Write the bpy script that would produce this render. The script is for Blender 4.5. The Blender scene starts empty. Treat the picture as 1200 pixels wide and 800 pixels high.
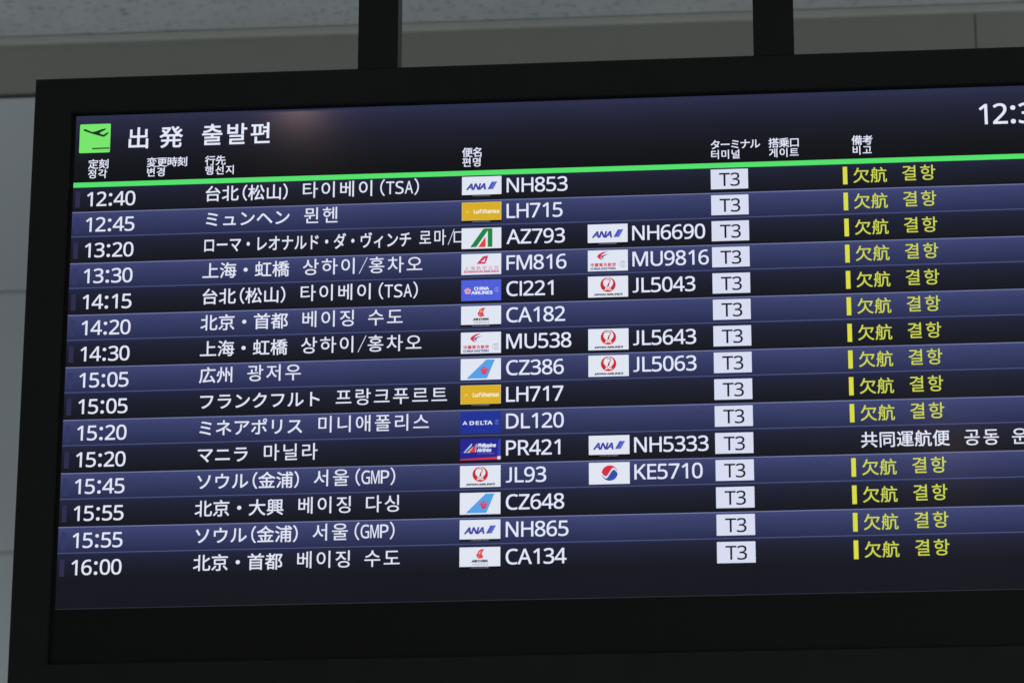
import bpy, bmesh, math, random
from mathutils import Vector, Matrix

sc = bpy.context.scene
COL = sc.collection

# ---------------------------------------------------------------- camera
P = 0.06                    # height of one line of the display, metres
Z0 = 4.5405                 # height of the top of the first line
R = ((0.99607607, -0.0019948, 0.08847867),
     (-0.02673057, 0.94627308, 0.32226191),
     (-0.08436783, -0.32336247, 0.94250665))


def axis(r, s):
    return Vector((s * r[0], s * r[2], -s * r[1]))


cam_d = bpy.data.cameras.new("camera")
cam = bpy.data.objects.new("camera", cam_d)
COL.objects.link(cam)
mx, my, mz = axis(R[0], 1), axis(R[1], -1), axis(R[2], -1)
cam.matrix_world = Matrix(((mx[0], my[0], mz[0], 1.6398), (mx[1], my[1], mz[1], -7.4404),
                           (mx[2], my[2], mz[2], 1.6), (0, 0, 0, 1)))
cam_d.sensor_fit = 'HORIZONTAL'
cam_d.sensor_width = 36.0
cam_d.lens = 128.86
cam_d.clip_start = 0.1
cam_d.clip_end = 200
cam_d.dof.use_dof = True
cam_d.dof.focus_distance = 8.08
cam_d.dof.aperture_fstop = 4.5
sc.camera = cam

# ---------------------------------------------------------------- light
world = bpy.data.worlds.new("World")
sc.world = world
world.use_nodes = True
bg = world.node_tree.nodes['Background']
bg.inputs[0].default_value = (0.86, 0.95, 1.0, 1)
bg.inputs[1].default_value = 0.30


def lamp(name, loc, size, power, col, target=None, shape='DISK'):
    d = bpy.data.lights.new(name, 'AREA')
    d.shape = shape
    d.size = size
    d.energy = power
    d.color = col
    o = bpy.data.objects.new(name, d)
    COL.objects.link(o)
    o.location = loc
    if target:
        o.rotation_euler = (Vector(target) - Vector(loc)).to_track_quat('-Z', 'Y').to_euler()
    return o


# added fill light, standing in for the hall's bounce, behind and below the camera
lamp("fill_light", (5.5, -10.0, 0.6), 5.0, 330, (0.93, 0.98, 1.0), (1.5, 2.6, 5.6))
# two warm downlights under the hall ceiling, seen mirrored in the glossy screen
lamp("ceiling_downlight", (0.02, -3.12, 6.02), 0.12, 3.3, (1.0, 0.63, 0.40))
lamp("ceiling_downlight", (2.14, -6.94, 6.02), 0.10, 2.2, (1.0, 0.63, 0.40))

sc.view_settings.view_transform = 'Standard'
sc.view_settings.look = 'None'
sc.view_settings.exposure = 0
sc.view_settings.gamma = 1


# ---------------------------------------------------------------- materials
def lin(h):
    h = h.lstrip('#')
    out = []
    for i in (0, 2, 4):
        c = int(h[i:i + 2], 16) / 255
        out.append(c / 12.92 if c <= 0.04045 else ((c + 0.055) / 1.055) ** 2.4)
    return (*out, 1)


MATS = {}
SCREEN_ROUGH = 0.115
SCREEN_SPEC = 0.10


def lit(hexcol):
    """a colour shown by the display: emitted light under the dark glossy screen surface"""
    if hexcol in MATS:
        return MATS[hexcol]
    m = bpy.data.materials.new("display_" + hexcol.strip('#'))
    m.use_nodes = True
    b = m.node_tree.nodes['Principled BSDF']
    b.inputs['Base Color'].default_value = (0.004, 0.004, 0.005, 1)
    b.inputs['Roughness'].default_value = SCREEN_ROUGH
    b.inputs['Specular IOR Level'].default_value = SCREEN_SPEC
    b.inputs['Emission Color'].default_value = lin(hexcol)
    b.inputs['Emission Strength'].default_value = 1.0
    MATS[hexcol] = m
    return m


def lit_ramp(name, height, stops):
    """the shaded bar graphic the display draws: colour by height in the bar (object space)"""
    m = bpy.data.materials.new(name)
    m.use_nodes = True
    nt = m.node_tree
    b = nt.nodes['Principled BSDF']
    b.inputs['Base Color'].default_value = (0.004, 0.004, 0.005, 1)
    b.inputs['Roughness'].default_value = SCREEN_ROUGH
    b.inputs['Specular IOR Level'].default_value = SCREEN_SPEC
    tc = nt.nodes.new('ShaderNodeTexCoord')
    sp = nt.nodes.new('ShaderNodeSeparateXYZ')
    mr = nt.nodes.new('ShaderNodeMapRange')
    mr.inputs['From Min'].default_value = 0
    mr.inputs['From Max'].default_value = -height
    cr = nt.nodes.new('ShaderNodeValToRGB')
    el = cr.color_ramp.elements
    while len(el) > 1:
        el.remove(el[0])
    el[0].position = stops[0][0]
    el[0].color = lin(stops[0][1])
    for pos, c in stops[1:]:
        e = el.new(pos)
        e.color = lin(c)
    # faint unevenness of the panel backlight
    nz = nt.nodes.new('ShaderNodeTexNoise')
    nz.inputs['Scale'].default_value = 3.0
    nz.inputs['Detail'].default_value = 3
    mr2 = nt.nodes.new('ShaderNodeMapRange')
    mr2.inputs['To Min'].default_value = 0.82
    mr2.inputs['To Max'].default_value = 1.18
    L = nt.links.new
    L(tc.outputs['Object'], sp.inputs[0])
    L(sp.outputs['Z'], mr.inputs['Value'])
    L(mr.outputs[0], cr.inputs[0])
    L(tc.outputs['Object'], nz.inputs['Vector'])
    L(nz.outputs[0], mr2.inputs['Value'])
    L(cr.outputs[0], b.inputs['Emission Color'])
    L(mr2.outputs[0], b.inputs['Emission Strength'])
    return m


def solid(name, col, rough=0.6, noise=0.0, scale=20, bump=0.0):
    m = bpy.data.materials.new(name)
    m.use_nodes = True
    nt = m.node_tree
    b = nt.nodes['Principled BSDF']
    b.inputs['Base Color'].default_value = (*col, 1)
    b.inputs['Roughness'].default_value = rough
    if noise or bump:
        tc = nt.nodes.new('ShaderNodeTexCoord')
        nz = nt.nodes.new('ShaderNodeTexNoise')
        nz.inputs['Scale'].default_value = scale
        nz.inputs['Detail'].default_value = 6
        nt.links.new(tc.outputs['Object'], nz.inputs['Vector'])
        if noise:
            cr = nt.nodes.new('ShaderNodeValToRGB')
            cr.color_ramp.elements[0].position = 0.3
            cr.color_ramp.elements[1].position = 0.7
            cr.color_ramp.elements[0].color = (*[c * (1 - noise) for c in col], 1)
            cr.color_ramp.elements[1].color = (*[c * (1 + noise) for c in col], 1)
            nt.links.new(nz.outputs[0], cr.inputs[0])
            nt.links.new(cr.outputs[0], b.inputs['Base Color'])
        if bump:
            bp = nt.nodes.new('ShaderNodeBump')
            bp.inputs['Strength'].default_value = bump
            bp.inputs['Distance'].default_value = 0.002
            nt.links.new(nz.outputs[0], bp.inputs['Height'])
            nt.links.new(bp.outputs[0], b.inputs['Normal'])
    return m


M_bezel = solid("black_powder_coat", (0.0052, 0.0058, 0.0050), 0.5, 0.12, 14, 0.08)
M_bezel.node_tree.nodes['Principled BSDF'].inputs['Specular IOR Level'].default_value = 0.12
M_post = solid("black_painted_steel", (0.0052, 0.0058, 0.0050), 0.5, 0.12, 9, 0.06)
M_post.node_tree.nodes['Principled BSDF'].inputs['Specular IOR Level'].default_value = 0.12
M_mask = solid("black_mask_panel", (0.0035, 0.0035, 0.0031), 0.4)
M_mask.node_tree.nodes['Principled BSDF'].inputs['Specular IOR Level'].default_value = 0.1
M_side = solid("lit_side_and_backing_grey", (0.035, 0.036, 0.034), 0.5, 0.1, 20)  # post sides carry painted-in side light; the wall backing shares this grey
M_wall = solid("grey_wall_panel", (0.53, 0.555, 0.57), 0.55, 0.05, 1.5, 0.03)
M_fascia = solid("beige_fascia_paint", (0.25, 0.25, 0.215), 0.6, 0.04, 3, 0.05)
M_trim = solid("cream_trim_paint", (0.41, 0.41, 0.37), 0.5, 0.05, 6)


def ceiling_mat():
    m = bpy.data.materials.new("speckled_ceiling_tile")
    m.use_nodes = True
    nt = m.node_tree
    b = nt.nodes['Principled BSDF']
    b.inputs['Roughness'].default_value = 0.9
    tc = nt.nodes.new('ShaderNodeTexCoord')
    n1 = nt.nodes.new('ShaderNodeTexNoise')
    n1.inputs['Scale'].default_value = 36
    n1.inputs['Detail'].default_value = 4
    n1.inputs['Roughness'].default_value = 0.6
    c1 = nt.nodes.new('ShaderNodeValToRGB')
    c1.color_ramp.elements[0].position = 0.32
    c1.color_ramp.elements[0].color = (0.62, 0.62, 0.62, 1)
    c1.color_ramp.elements[1].position = 0.45
    c1.color_ramp.elements[1].color = (1, 1, 1, 1)
    n2 = nt.nodes.new('ShaderNodeTexNoise')
    n2.inputs['Scale'].default_value = 9
    n2.inputs['Detail'].default_value = 5
    c2 = nt.nodes.new('ShaderNodeValToRGB')
    c2.color_ramp.elements[0].position = 0.25
    c2.color_ramp.elements[0].color = (0.56, 0.58, 0.585, 1)
    c2.color_ramp.elements[1].position = 0.75
    c2.color_ramp.elements[1].color = (0.65, 0.665, 0.67, 1)
    mx_ = nt.nodes.new('ShaderNodeMix')
    mx_.data_type = 'RGBA'
    mx_.blend_type = 'MULTIPLY'
    mx_.inputs['Factor'].default_value = 1
    L = nt.links.new
    L(tc.outputs['Object'], n1.inputs['Vector'])
    L(tc.outputs['Object'], n2.inputs['Vector'])
    L(n1.outputs[0], c1.inputs[0])
    L(n2.outputs[0], c2.inputs[0])
    L(c2.outputs[0], mx_.inputs['A'])
    L(c1.outputs[0], mx_.inputs['B'])
    L(mx_.outputs['Result'], b.inputs['Base Color'])
    return m


# ---------------------------------------------------------------- mesh helpers
def link(name, me, parent=None, loc=(0, 0, 0), label=None):
    o = bpy.data.objects.new(name, me)
    COL.objects.link(o)
    o.location = loc
    if parent:
        o.parent = parent
    if label:
        o["label"] = label
    return o


def mesh_from(name, bm, mats):
    bmesh.ops.recalc_face_normals(bm, faces=bm.faces)
    me = bpy.data.meshes.new(name)
    bm.to_mesh(me)
    bm.free()
    for m in mats:
        me.materials.append(m)
    return me


def box(bm, x0, x1, y0, y1, z0, z1, bevel=0.0, mi=0):
    vs = [bm.verts.new((x, y, z)) for x in (x0, x1) for y in (y0, y1) for z in (z0, z1)]
    fs = [bm.faces.new([vs[i] for i in f]) for f in
          ((0, 1, 3, 2), (4, 6, 7, 5), (0, 4, 5, 1), (2, 3, 7, 6), (0, 2, 6, 4), (1, 5, 7, 3))]
    for f in fs:
        f.material_index = mi
    if bevel:
        es = list({e for f in fs for e in f.edges})
        bmesh.ops.bevel(bm, geom=es, offset=bevel, segments=2, affect='EDGES', profile=0.6)
    return fs


class Flat:
    """flat display graphics in line units (u right, v down), in layers a hair apart, facing the hall"""

    def __init__(self, layer=8):
        self.v, self.f, self.mi, self.mats, self.layer, self.gy = [], [], [], [], layer, None

    def slot(self, mat):
        if mat not in self.mats:
            self.mats.append(mat)
        return self.mats.index(mat)

    def y(self):
        self.layer += 1
        return -0.0009 - 0.00005 * self.layer

    def poly(self, pts, mat):
        if isinstance(mat, str):
            mat = lit(mat)
        y = self.y()
        self.gy = None
        n = len(self.v)
        a = sum(pts[i - 1][0] * pts[i][1] - pts[i][0] * pts[i - 1][1] for i in range(len(pts)))
        if a > 0:
            pts = pts[::-1]
        self.v += [(u * P, y, -v * P) for u, v in pts]
        self.f.append(tuple(range(n, n + len(pts))))
        self.mi.append(self.slot(mat))

    def rect(self, u0, v0, u1, v1, mat):
        self.poly([(u0, v0), (u1, v0), (u1, v1), (u0, v1)], mat)

    def disc(self, u, v, ru, mat, rv=None, a0=0, a1=360, n=40):
        rv = rv or ru
        pts = [(u + ru * math.cos(math.radians(a0 + (a1 - a0) * i / n)),
                v + rv * math.sin(math.radians(a0 + (a1 - a0) * i / n))) for i in range(n + (a1 - a0 < 360))]
        self.poly(pts, mat)

    def ring(self, u, v, ro, ri, mat, a0=0, a1=360, n=40):
        f = [math.radians(a0 + (a1 - a0) * i / n) for i in range(n + 1)]
        pts = [(u + ro * math.cos(a), v + ro * math.sin(a)) for a in f] + \
              [(u + ri * math.cos(a), v + ri * math.sin(a)) for a in f[::-1]]
        self.poly(pts, mat)

    def glyph(self, g, fn, mat, bold=0.0):
        if isinstance(mat, str):
            mat = lit(mat)
        s = self.slot(mat)
        shifts = [(0, 0)] if not bold else [(-bold, -bold), (bold, -bold), (-bold, bold), (bold, bold)]
        if self.gy is None:
            self.gy = self.y()
        y0 = self.gy
        for k, (du, dv) in enumerate(shifts):
            n = len(self.v)
            y = y0 - 0.000008 * k
            for x, z in g['v']:
                u, v = fn(x, z)
                self.v.append(((u + du) * P, y, -(v + dv) * P))
            for f in g['f']:
                self.f.append(tuple(i + n for i in f))
                self.mi.append(s)

    def build(self, name, parent, loc=(0, 0, 0), label=None):
        me = bpy.data.meshes.new(name)
        me.from_pydata(self.v, [], self.f)
        for m in self.mats:
            me.materials.append(m)
        me.polygons.foreach_set('material_index', self.mi)
        me.update()
        return link(name, me, parent, loc, label)


# ---------------------------------------------------------------- lettering
GL = {}
# Latin letters and digits in the plain sans-serif alphabet, brackets and signs full-width
FULL = {c: chr(ord(c) + 0xFEE0) for c in map(chr, range(0x21, 0x7F))}
for k in range(26):
    FULL[chr(65 + k)] = chr(0x1D5A0 + k)
    FULL[chr(97 + k)] = chr(0x1D5BA + k)
FULL['I'] = chr(0x1D5BA + 11)     # a plain upright stroke
for k in range(10):
    FULL[chr(48 + k)] = chr(0x1D7E2 + k)


def glyph(ch):
    if ch in GL:
        return GL[ch]
    cu = bpy.data.curves.new("lettering", 'FONT')
    cu.body = ch
    cu.resolution_u = 4
    ob = bpy.data.objects.new("lettering", cu)
    COL.objects.link(ob)
    dg = bpy.context.evaluated_depsgraph_get()
    dg.update()
    ev = ob.evaluated_get(dg)
    me = ev.to_mesh()
    v = [(p.co.x, p.co.y) for p in me.vertices]
    f = [tuple(p.vertices) for p in me.polygons]
    ev.to_mesh_clear()
    bpy.data.objects.remove(ob)
    bpy.data.curves.remove(cu)
    xs = [p[0] for p in v] or [0]
    zs = [p[1] for p in v] or [0]
    GL[ch] = dict(v=v, f=f, x0=min(xs), x1=max(xs), z0=min(zs), z1=max(zs))
    return GL[ch]


def cjk(F, text, u0, vc, em, mat, bold=0.008, adv=None, sx=1.0, sy=1.0):
    """monospaced East Asian setting: full-width cells, Latin and spaces half a cell"""
    adv = adv or em
    u = u0
    for ch in text:
        if ch == ' ':
            u += adv * sx * 0.5
            continue
        half = ord(ch) < 128
        g = glyph(FULL[ch] if half else ch)
        w = adv * sx * (0.5 if half else 1)
        if half:
            gw = g['x1'] - g['x0']
            if ch in '()':
                k = em * 0.95
            else:
                k = min(em, (w * 0.86) / gw)
            off = u + (w - gw * k) / 2 - g['x0'] * k
            if ch == '(':
                off = u + w * 0.93 - g['x1'] * k
            if ch == ')':
                off = u + w * 0.07 - g['x0'] * k
            F.glyph(g, lambda x, z: (off + x * k, vc - (z - 0.38) * em * sy), mat, bold)
        else:
            k = em * sx
            off = u + (w - k) / 2
            F.glyph(g, lambda x, z: (off + x * k, vc - (z - 0.38) * em * sy), mat, bold)
        u += w
    return u


# side bearings (left, right) as a share of the usual gap between two upright stems
BEAR = {'A': (-.05, -.1), 'T': (.05, .05), 'Z': (.25, .2), 'L': (.5, .02), 'J': (.1, .55), 'C': (.35, .1), 'R': (.5, .05),
        'P': (.5, .2), 'F': (.5, .05), 'K': (.5, .0), 'E': (.5, .25), 'D': (.5, .35)}


def latin(F, text, u0, vb, cap, mat, bold=0.008, u1=None, dig=0.745, gap=0.2, shear=0.0, sx=1.0, space=0.35):
    """proportional setting on a baseline: caps of the given height, digits all one width"""
    capz = glyph(FULL['H'])['z1']
    jay, eye = glyph(FULL['J']), glyph(FULL['I'])
    k = cap / capz
    items, u, prev = [], 0.0, None
    for ch in text:
        if ch == ' ':
            u += cap * space
            prev = None
            continue
        g = glyph(FULL.get(ch, ch))
        w = (g['x1'] - g['x0']) * k * sx
        if ch.isdigit() or ch == ':':
            d = cap * dig * (0.62 if ch == ':' else 1)
            if prev:
                u += cap * gap * BEAR.get(prev, (.5, .5))[1] * 0.75
            items.append((g, u + (d - w) / 2 - (0.05 * cap if ch == '1' else 0)))
            u += d
            prev = None
        else:
            if prev:
                u += cap * gap * (BEAR.get(prev, (.5, .5))[1] + BEAR.get(ch, (.5, .5))[0])
            items.append((g, u))
            u += w
            prev = ch
    lo = min(a for g, a in items)
    hi = max(a + (g['x1'] - g['x0']) * k * sx for g, a in items)
    s = (u1 - u0) / (hi - lo) if u1 else 1.0
    for g, a in items:
        squash = capz / (g['z1'] - g['z0']) if g is jay or g is eye else 1.0

        def fn(x, z, g=g, a=a, squash=squash):
            z = (z - g['z0']) * squash if squash != 1.0 else z
            return (u0 + (a - lo + (x - g['x0']) * k * sx) * s + shear * z * k, vb - z * k)
        F.glyph(g, fn, mat, bold)
    return u0 + (hi - lo) * s


# ---------------------------------------------------------------- setting
def build_setting():
    # ceiling sheet, from the wall out over the hall
    bm = bmesh.new()
    box(bm, -9, 13, -9.0, 2.7, 6.052, 6.25)
    o = link("ceiling", mesh_from("ceiling", bm, [ceiling_mat()]))
    o["kind"] = "structure"
    # wall: an Empty that parents panels, fascia and trim
    w = link("panelled_wall", None, None, (1.6, 2.6, 0))
    w["label"] = "grey panelled wall with a beige fascia and cream trim, behind the black board"
    w["category"] = "wall"
    zs = [5.862, 5.236, 4.437, 3.637, 2.837, 2.037, 1.237, 0.437]
    for a, b in zip(zs, zs[1:]):
        bm = bmesh.new()
        box(bm, -9, 9, 0.0, 0.05, b + 0.012, a - 0.0, 0.004)
        link("wall_panel", mesh_from("wall_panel", bm, [M_wall]), w)
    bm = bmesh.new()
    box(bm, -9, 9, 0.055, 0.1, 0, 5.875)
    link("backing", mesh_from("backing", bm, [M_side]), w)
    bm = bmesh.new()
    box(bm, -9, 9, 0.010, 0.048, 0, 5.78)
    link("joint_strip", mesh_from("joint_strip", bm, [M_wall]), w)
    # fascia boards with a fine vertical joint between them
    xj = 2.1143 - 1.6
    for k in range(-4, 4):
        bm = bmesh.new()
        box(bm, xj + k * 3.6 + 0.0015, xj + (k + 1) * 3.6 - 0.0015, -0.012, 0.1, 5.874, 6.026, 0.002)
        link("fascia_board", mesh_from("fascia_board", bm, [M_fascia]), w)
    bm = bmesh.new()
    box(bm, -9, 9, -0.03, 0.1, 6.024, 6.05, 0.006)
    link("trim_moulding", mesh_from("trim_moulding", bm, [M_trim]), w)


build_setting()

# ---------------------------------------------------------------- the board
SW = 51.7                                     # width of the display in line units
TOP, BOT = -2.80, 16.04                       # display picture
OL, OR, OT, OB = -0.125, SW + 0.125, -2.84, 18.06   # opening of the frame
XL, XR, XT, XB = -1.525, SW + 1.525, -4.21, 19.5    # outside of the frame
board = link("departure_board", None, None, (SW * P / 2, 0, Z0 - XB * P))
board["label"] = "large black departures display showing yellow cancelled flights, hung from the ceiling on posts"
board["category"] = "display board"
BO = board.location.copy()


def at(u, v, y=0.0):
    """board-relative location of a display point"""
    return Vector((u * P, y, Z0 - v * P)) - BO


def frame():
    bm = bmesh.new()
    yf, yb, c = -0.022, 0.16, 0.004

    def loop(l, r, t, b, y):
        return [bm.verts.new(at(*q, y)) for q in ((l, t), (r, t), (r, b), (l, b))]
    k = c / P
    loops = [loop(XL, XR, XT, XB, yb), loop(XL, XR, XT, XB, yf + c), loop(XL + k, XR - k, XT + k, XB - k, yf),
             loop(OL - k, OR + k, OT - k, OB + k, yf), loop(OL, OR, OT, OB, yf + c), loop(OL, OR, OT, OB, 0.03)]
    for a, b in zip(loops, loops[1:]):
        for i in range(4):
            bm.faces.new((a[i], a[(i + 1) % 4], b[(i + 1) % 4], b[i]))
    bm.faces.new(loops[0])
    link("frame", mesh_from("frame", bm, [M_bezel]), board)


frame()

# hanger posts up to the ceiling
for uc in (11.235, 25.84, 40.44):
    bm = bmesh.new()
    hw = 0.742 * P
    fs = box(bm, -hw, hw, 0.0, 0.072, 0.0, 6.051 - (Z0 - XT * P) + 0.012)
    for f in fs:
        n = f.calc_center_median()
        if abs(n.x) > hw * 0.9:
            f.material_index = 1  # paler than the front: light on the sides put into the colour
    o = link("hanger_post", mesh_from("hanger_post", bm, [M_post, M_side]), board, at(uc, XT, -0.006) - Vector((0, 0, 0.012)))

# screen glass behind everything, black mask strip under the picture
bm = bmesh.new()
box(bm, OL * P, OR * P, 0.0, 0.025, -OB * P, -OT * P)
link("screen", mesh_from("screen", bm, [M_mask]), board, at(0, 0))

fl = Flat(0)
fl.rect(0, 0, SW, BOT - 14.93, lit_ramp("footer_shade", (BOT - 14.93) * P, [(0, '12131c'), (1, '11121a')]))
fl.rect(0, BOT - 14.93 - 0.03, SW, BOT - 14.93, '2a2b33')
fl.build("footer_strip", board, at(0, 14.93))

# header
fl = Flat(0)
fl.rect(0, 0, SW, -0.16 - TOP, lit_ramp("header_shade", (-0.16 - TOP) * P,
        [(0, '2d304c'), (0.12, '25273f'), (0.4, '1a1b2a'), (0.75, '101117'), (1, '0b0c0f')]))
header = fl.build("header_panel", board, at(0, TOP))


def hat(u, v):
    return (u * P, 0, -(v - TOP) * P)


fl = Flat()
fl.rect(0, -0.155, SW, 0.04, '54e06b')
fl.build("header_line", header, hat(0, 0))
# departure pictogram
fl = Flat()
x0, y0, x1, y1 = 0.155, -2.465, 1.308, -1.322
r = 0.05
pts = []
for cx, cy, a in ((x1 - r, y0 + r, -90), (x1 - r, y1 - r, 0), (x0 + r, y1 - r, 90), (x0 + r, y0 + r, 180)):
    pts += [(cx + r * math.cos(math.radians(a + t)), cy + r * math.sin(math.radians(a + t))) for t in (0, 30, 60, 90)]
fl.poly(pts, '78e56c')
pl = [(.115, .185), (.14, .165), (.19, .175), (.40, .275), (.52, .255), (.70, .19), (.83, .165), (.86, .18), (.83, .21),
      (.66, .30), (.64, .335), (.78, .385), (.85, .325), (.93, .295), (.945, .32), (.84, .425), (.80, .45), (.75, .45),
      (.40, .335), (.13, .225)]
fl.poly([(x0 + a * (x1 - x0), y0 + b * (y1 - y0)) for a, b in pl], '16301c')
fl.rect(x0 + .42 * (x1 - x0), y0 + .83 * (y1 - y0), x0 + .985 * (x1 - x0), y0 + .875 * (y1 - y0), '16301c')
fl.build("departure_icon", header, hat(0, 0))
WHITE = 'e4e8fb'
fl = Flat()
cjk(fl, "出", 1.915, -1.855, 0.90, WHITE, 0.011)
cjk(fl, "発", 3.135, -1.855, 0.90, WHITE, 0.011)
fl.build("title_text", header, hat(0, 0))
fl = Flat()
cjk(fl, "출발편", 4.70, -1.90, 0.90, WHITE, 0.011, adv=0.905)
fl.build("title_text", header, hat(0, 0))
fl = Flat()
latin(fl, "12:35", 33.206, -1.345, 0.775, WHITE, 0.008, dig=0.735)
fl.build("clock_text", header, hat(0, 0))
HB = 0.005
for jp, kr, u0, ej, ek in (("定刻", "정각", 0.515, .39, .38), ("変更時刻", "변경", 2.705, .38, .375),
                           ("行先", "행선지", 4.875, .39, .385), ("便名", "편명", 14.39, .375, .37),
                           ("ターミナル", "터미널", 23.46, .36, .37), ("搭乗口", "게이트", 25.57, .375, .375),
                           ("備考", "비고", 28.58, .38, .375)):
    fl = Flat()
    cjk(fl, jp, u0, -0.872, 0.40, WHITE, HB, adv=ej)
    fl.build("column_heading", header, hat(0, 0))
    fl = Flat()
    cjk(fl, kr, u0, -0.487, 0.385, WHITE, HB, adv=ek)
    fl.build("column_heading", header, hat(0, 0))

# ---------------------------------------------------------------- airline logos (tile 1.445 x 0.80, fractions)
TW, TH = 1.445, 0.80
TILE = 'e0e5f2'


class Logo(Flat):
    def __init__(self, u, v):
        super().__init__()
        self.u, self.w0 = u, v

    def p(self, a, b):
        return (self.u + a * TW, self.w0 + b * TH)

    def fp(self, pts, mat):
        self.poly([self.p(*q) for q in pts], mat)

    def fr(self, a, b, c, d, mat):
        self.rect(*self.p(a, b), *self.p(c, d), mat)

    def tx(self, text, a0, a1, base, cap, mat, bold=0.004, shear=0.0, gap=0.2):
        latin(self, text, self.u + a0 * TW, self.w0 + base * TH, cap * TH, mat, bold, u1=self.u + a1 * TW, shear=shear, gap=gap)


def alliance_strip(L):
    L.fr(0, .885, 1, .975, '06070b')
    L.tx("A STAR ALLIANCE MEMBER", .27, .72, .967, .065, '8f92a4', 0.0)


def swirl(L, a, b, r, mat):
    u, v = L.p(a, b)
    L.ring(u, v, r * TH, r * TH * .90, mat, 20, 330)
    for k in (-.35, .1):
        L.ring(u, v + k * r * TH, r * TH * .55, r * TH * .42, mat, 200, 340, 12)
        L.ring(u, v + k * r * TH + .1 * TH * r, r * TH * .6, r * TH * .47, mat, 30, 150, 12)


def ana(L):
    L.fr(0, 0, 1, .885, TILE)
    alliance_strip(L)
    L.tx("ANA", .115, .60, .635, .285, '3e42a0', 0.014, 0.30, 0.1)
    L.fp([(.645, .635), (.785, .635), (.895, .27), (.755, .27)], '4a4fb4')
    L.fp([(.70, .635), (.785, .635), (.895, .27), (.81, .27)], '5a68cc')


def lufthansa(L):
    L.fr(0, 0, 1, .885, 'd9c878')
    L.fr(.012, .02, .985, .87, 'd8ae26')
    alliance_strip(L)
    u, v = L.p(.135, .46)
    L.ring(u, v, .085 * TH, .07 * TH, 'e3c565')
    L.fp([(.105, .49), (.13, .44), (.175, .425), (.15, .465), (.125, .475)], 'f0e0a8')
    L.tx("Lufthansa", .31, .94, .54, .17, 'f3e9c6', 0.012)


def alitalia(L):
    L.fr(0, 0, 1, 1, TILE)
    L.fp([(.215, .93), (.54, .06), (.58, .035), (.775, .035), (.775, .93), (.66, .93), (.66, .14), (.37, .92)], '1f8244')
    L.fp([(.42, .93), (.605, .42), (.605, .93)], 'e8403c')


def shanghai(L):
    L.fr(0, 0, 1, 1, TILE)
    L.fp([(.38, .49), (.54, .13), (.68, .09), (.60, .49)], 'd23a62')
    L.fp([(.49, .40), (.60, .22), (.575, .40)], TILE)
    cjk(L, "上海航空公司", L.u + .06 * TW, L.w0 + .69 * TH, .17, 'c6708c', 0.001, adv=.215)
    L.tx("SHANGHAI AIRLINES", .065, .94, .90, .085, 'c8436a', 0.006)


def china_airlines(L):
    L.fr(0, 0, 1, 1, '4f5fd8')
    u, v = L.p(.16, .53)
    for k in range(5):
        a = math.radians(90 + 72 * k)
        L.disc(u + .085 * TH * math.cos(a), v - .085 * TH * math.sin(a), .075 * TH, 'dba0bb', n=16)
    L.disc(u, v, .055 * TH, 'b46f98', n=16)
    L.disc(u, v, .02 * TH, 'ecd0dc', n=10)
    L.tx("CHINA", .325, .69, .485, .135, 'e2e8ff', 0.008)
    L.tx("AIRLINES", .255, .78, .685, .135, 'e2e8ff', 0.008)
    swirl(L, .895, .49, .115, '9aa8ee')


def air_china(L):
    L.fr(0, 0, 1, .885, TILE)
    alliance_strip(L)
    u, v = L.p(.505, .36)
    L.ring(u, v, .165 * TH, .095 * TH, 'd84a4c', 20, 205)
    L.disc(u + .01, v + .01, .085 * TH, 'd84a4c', n=18)
    L.fp([(.44, .34), (.455, .19), (.52, .10), (.615, .09), (.575, .15), (.60, .17), (.56, .205), (.585, .24), (.54, .26),
          (.555, .32), (.50, .38), (.46, .40)], 'd84a4c')
    L.fp([(.475, .32), (.485, .22), (.535, .17), (.51, .25), (.505, .31)], 'e9b9c0')
    L.tx("AIR CHINA", .30, .69, .685, .10, '2a2a30', 0.010, 0.25)
    cjk(L, "中国国际航空", L.u + .30 * TW, L.w0 + .785 * TH, .075, '5a5a62', 0.0, adv=.098)


def china_eastern(L):
    L.fr(0, 0, 1, 1, TILE)
    L.fp([(.225, .31), (.27, .19), (.37, .09), (.51, .05), (.40, .15), (.335, .24), (.35, .34), (.315, .31), (.335, .40),
          (.37, .48), (.29, .42), (.25, .34)], 'd0324a')
    L.fp([(.325, .30), (.38, .235), (.53, .17), (.42, .265), (.375, .33), (.41, .43), (.345, .36)], '3f4f9c')
    cjk(L, "中國東方航空", L.u + .055 * TW, L.w0 + .70 * TH, .142, 'c92c48', 0.005, adv=.157)
    L.tx("CHINA EASTERN", .065, .69, .935, .10, '3d4a8e', 0.005)
    swirl(L, .875, .70, .155, '97a0bd')


def china_southern(L):
    L.fr(0, 0, 1, 1, TILE)
    L.fp([(.145, .935), (.635, .055), (.85, .055), (.655, .935)], '55a0e8')
    u, v = L.p(.585, .54)
    for k in range(5):
        a = math.radians(90 + (k - 2) * 40)
        ca, sa = math.cos(a), math.sin(a)
        r = .20 * TH
        q = [(u + .03 * TH * sa, v + .06 * TH + .03 * TH * ca), (u + r * ca - .05 * TH * sa, v + .05 * TH - r * sa * .95 - .03 * TH * ca),
             (u + r * 1.12 * ca, v + .05 * TH - r * 1.1 * sa), (u + r * ca + .05 * TH * sa, v + .05 * TH - r * sa * .95 + .03 * TH * ca),
             (u - .03 * TH * sa, v + .06 * TH - .03 * TH * ca)]
        L.poly(q, 'cf3350')
    L.poly([(u - .14 * TH, v - .02 * TH), (u + .14 * TH, v - .02 * TH), (u + .10 * TH, v + .17 * TH), (u, v + .225 * TH),
            (u - .10 * TH, v + .17 * TH)], 'cf3350')
    for k in (-.06, 0, .06):
        L.rect(u + (k - .008) * TH, v + .0 * TH, u + (k + .008) * TH, v + .12 * TH, 'c08aa8')


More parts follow.
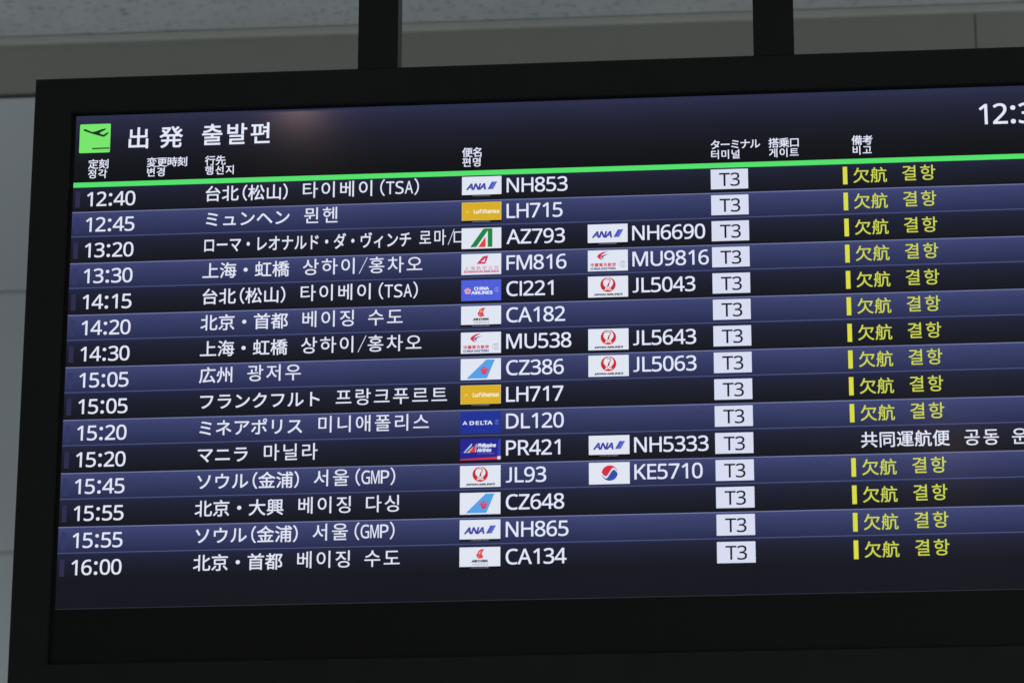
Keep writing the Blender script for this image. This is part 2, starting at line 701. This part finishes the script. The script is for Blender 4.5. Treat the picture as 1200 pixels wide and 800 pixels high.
def delta(L):
    L.fr(0, 0, 1, 1, '1f3296')
    L.fp([(.05, .605), (.115, .40), (.18, .605), (.115, .555)], 'e2e6f6')
    L.fp([(.115, .46), (.145, .54), (.115, .525), (.085, .54)], '8f9ccf')
    L.tx("DELTA", .235, .79, .60, .165, 'd8def2', 0.010, 0, 0.45)
    swirl(L, .905, .50, .105, '6f82c8')


def philippine(L):
    L.fr(0, 0, 1, 1, '23258f')
    L.fp([(.945, .06), (1, .02), (1, .80), (.92, .82)], '3d3fb0')
    L.fp([(.08, .64), (.285, .22), (.30, .22), (.275, .34), (.115, .62), (.24, .625), (.24, .645)], 'c9d2ee')
    L.fp([(.135, .615), (.305, .30), (.27, .44), (.235, .625)], '4b57b8')
    L.fp([(.18, .62), (.33, .36), (.27, .62)], 'e2b93c')
    L.fp([(.225, .63), (.395, .24), (.375, .63)], 'd83c46')
    L.fp([(.375, .63), (.395, .24), (.41, .24), (.39, .63)], 'c9d2ee')
    L.tx("Philippine", .435, .875, .40, .155, 'dfe4f8', 0.009, 0.12)
    L.tx("Airlines", .42, .76, .615, .155, 'dfe4f8', 0.009, 0.12)
    L.tx("The Heart of the Filipino", .42, .85, .725, .045, '8d93cf', 0.0)
    L.fp([(0, .945), (.92, .865), (.92, .975), (0, 1.0)], 'd2333f')
    L.fp([(.92, .84), (1, .83), (1, .985), (.92, .985)], 'd5daf0')


def japan_airlines(L):
    L.fr(0, 0, 1, 1, TILE)
    u, v = L.p(.50, .405)
    red = 'c7282f'
    L.disc(u, v, .345 * TH, red, n=48)
    L.disc(u + .005 * TH, v - .085 * TH, .225 * TH, TILE, n=40)
    L.fp([(.485, -0.0 + .06), (.50, .045), (.515, .06), (.505, .14), (.495, .14)], TILE)
    # crane's neck and head
    L.fp([(.475, .50), (.50, .35), (.545, .245), (.535, .195), (.505, .165), (.455, .175), (.425, .20), (.455, .145), (.51, .13),
          (.555, .165), (.565, .24), (.545, .31), (.525, .40), (.52, .50)], red)
    L.fp([(.475, .50), (.50, .38), (.515, .34), (.505, .44), (.495, .52)], '2a1a1e')
    L.tx("JAL", .405, .59, .665, .135, 'f2e6ea', 0.006, 0.25)
    L.tx("JAPAN AIRLINES", .145, .855, .915, .085, '23242c', 0.006, 0.25)


def korean(L):
    L.fr(0, 0, 1, 1, TILE)
    u, v = L.p(.51, .49)
    r = .355 * TH
    n = 20
    top = [(u + r * math.cos(math.radians(180 + 180 * i / n)), v + r * math.sin(math.radians(180 + 180 * i / n))) for i in range(n + 1)]

    def wave(dy):
        return [(u + r * (1 - 2 * i / n), v + dy - r * .55 * math.sin(math.pi * 2 * i / n) * (1 if i < n / 2 else .95)) for i in range(n + 1)]
    L.poly(top + wave(0)[1:-1], 'd22f3c')
    bot = [(u - r * math.cos(math.radians(180 + 180 * i / n)), v - r * math.sin(math.radians(180 + 180 * i / n))) for i in range(n + 1)]
    L.poly(bot + wave(0)[::-1][1:-1], '2f50a8')
    w0 = [(u + r * 1.01 * (1 - 2 * i / n), v - r * .55 * math.sin(math.pi * 2 * i / n)) for i in range(n + 1)]
    L.poly([(a, b - .10 * r - .02 * TH * math.sin(i * math.pi / n)) for i, (a, b) in enumerate(w0)] +
           [(a, b + .10 * r + .02 * TH * math.sin(i * math.pi / n)) for i, (a, b) in list(enumerate(w0))[::-1]], TILE)


LOGO = {
    'ana': (ana, "white tile with blue slanted letters and a blue stripe"),
    'lh': (lufthansa, "mustard yellow tile with small white lettering"),
    'az': (alitalia, "white tile with a big green and red letter"),
    'fm': (shanghai, "white tile with a red tail fin and red characters"),
    'ci': (china_airlines, "violet blue tile with a pink blossom and white lettering"),
    'ca': (air_china, "white tile with a small red bird and black lettering"),
    'mu': (china_eastern, "white tile with a red and blue swallow"),
    'cz': (china_southern, "white tile with a sky blue tail fin and red flower"),
    'dl': (delta, "dark blue tile with spaced white letters"),
    'pr': (philippine, "deep blue tile with a striped triangle and red bottom edge"),
    'jl': (japan_airlines, "white tile with a red round crane emblem"),
    'ke': (korean, "white tile with a red and blue disc"),
}

# ---------------------------------------------------------------- the fifteen lines
DARK = lit_ramp("dark_line_shade", P, [(0, '282c4a'), (0.04, '20233a'), (0.4, '191b2b'), (0.9, '13141c'), (1, '0f1016')])
BLUE = lit_ramp("blue_line_shade", P, [(0, '404672'), (0.3, '363c66'), (0.7, '2d3358'), (0.95, '272b4c'), (1, '25294a')])
ROWS = [
    ("12:40", "台北(松山)", "타이베이(TSA)", ('ana', "NH853"), None),
    ("12:45", "ミュンヘン", "뮌헨", ('lh', "LH715"), None),
    ("13:20", "ローマ・レオナルド・ダ・ヴィンチ", "로마/다빈치", ('az', "AZ793"), ('ana', "NH6690")),
    ("13:30", "上海・虹橋", "상하이/홍차오", ('fm', "FM816"), ('mu', "MU9816")),
    ("14:15", "台北(松山)", "타이베이(TSA)", ('ci', "CI221"), ('jl', "JL5043")),
    ("14:20", "北京・首都", "베이징 수도", ('ca', "CA182"), None),
    ("14:30", "上海・虹橋", "상하이/홍차오", ('mu', "MU538"), ('jl', "JL5643")),
    ("15:05", "広州", "광저우", ('cz', "CZ386"), ('jl', "JL5063")),
    ("15:05", "フランクフルト", "프랑크푸르트", ('lh', "LH717"), None),
    ("15:20", "ミネアポリス", "미니애폴리스", ('dl', "DL120"), None),
    ("15:20", "マニラ", "마닐라", ('pr', "PR421"), ('ana', "NH5333")),
    ("15:45", "ソウル(金浦)", "서울(GMP)", ('jl', "JL93"), ('ke', "KE5710")),
    ("15:55", "北京・大興", "베이징 다싱", ('cz', "CZ648"), None),
    ("15:55", "ソウル(金浦)", "서울(GMP)", ('ana', "NH865"), None),
    ("16:00", "北京・首都", "베이징 수도", ('ca', "CA134"), None),
]
TXT = 'e1e5f6'
NUM = 'e2e7fc'
YEL = 'cbd450'
for i, (tm, jp, kr, first, second) in enumerate(ROWS):
    blue = i % 2 == 1
    h = 1.0 if i < 14 else 0.93
    fl = Flat(0)
    fl.rect(0, 0, SW, h, BLUE if blue else DARK)
    if blue:
        fl.rect(0, 0, SW, 0.035, '707aa8')
        fl.rect(0, 0.955, SW, 0.985, '4d5685')
    row = fl.build("flight_row", board, at(0, i),
                   ("blue" if blue else "black") + " line listing flight " + first[1] + " at " + tm)
    fl = Flat()
    fl.rect(0.10, 0.20, 0.27, 0.83, '323762' if blue else '2d2b4e')
    fl.build("line_marker", row)
    fl = Flat()
    latin(fl, tm, 0.535, 0.785, 0.545, TXT, 0.0055, u1=2.325)
    fl.build("time_text", row)
    fl = Flat()
    sx = 0.745 if i == 2 else 1.0
    u = cjk(fl, jp, 4.885, 0.44, 0.645, TXT, 0.006, sx=sx)
    fl.build("destination_text", row)
    fl = Flat()
    if i == 2:
        # the long name runs under the airline tile, cut there by the tile
        cjk(fl, "로마/", u + 0.24, 0.40, 0.66, TXT, 0.003, adv=0.68, sx=0.78)
        fl.poly([(14.10, .20), (14.40, .20), (14.40, .245), (14.145, .245), (14.145, .575), (14.40, .575), (14.40, .62), (14.10, .62)], TXT)
    else:
        cjk(fl, kr, u + (0.365 if ')' in jp else 0.455), 0.405, 0.68, TXT, 0.003, adv=0.69)
    fl.build("destination_text", row)
    for k, fn in enumerate((first, second)):
        if not fn:
            continue
        ul, un = ((14.39, 16.03), (18.975, 20.59))[k]
        L = Logo(ul, 0.09)
        LOGO[fn[0]][0](L)
        L.build("airline_logo", row, (0, -0.0006, 0), LOGO[fn[0]][1])
        fl = Flat()
        latin(fl, fn[1], un, 0.735, 0.55, NUM, 0.005)
        fl.build("flight_number", row)
    fl = Flat()
    fl.rect(23.455, 0.095, 24.803, 0.865, 'd7dcf1')
    latin(fl, "T3", 23.76, 0.745, 0.50, '12151f', 0.004, u1=24.50)
    fl.build("terminal_tile", row)
    fl = Flat()
    if i == 10:
        cjk(fl, "共同運航便", 28.565, 0.655, 0.625, TXT, 0.006, adv=.63)
        fl.v = [(a, b, c + 0.18 * P) for a, b, c in fl.v]
        fl.build("status_text", row)
        fl = Flat()
        cjk(fl, "공동 운항편", 32.175, 0.655, 0.65, TXT, 0.004, adv=.665)
        # this notice stands a little lower than the others in its line
        fl.v = [(a, b, c + 0.18 * P) for a, b, c in fl.v]
        fl.build("status_text", row)
    else:
        cjk(fl, "欠航", 28.575, 0.49, 0.62, YEL, 0.004, adv=.625)
        fl.build("status_text", row)
        fl = Flat()
        cjk(fl, "결항", 30.315, 0.455, 0.64, YEL, 0.003, adv=.655)
        fl.build("status_text", row)
        fl = Flat()
        fl.rect(28.225, 0.145, 28.385, 0.825, 'd8da44')
        fl.build("status_bar", row)
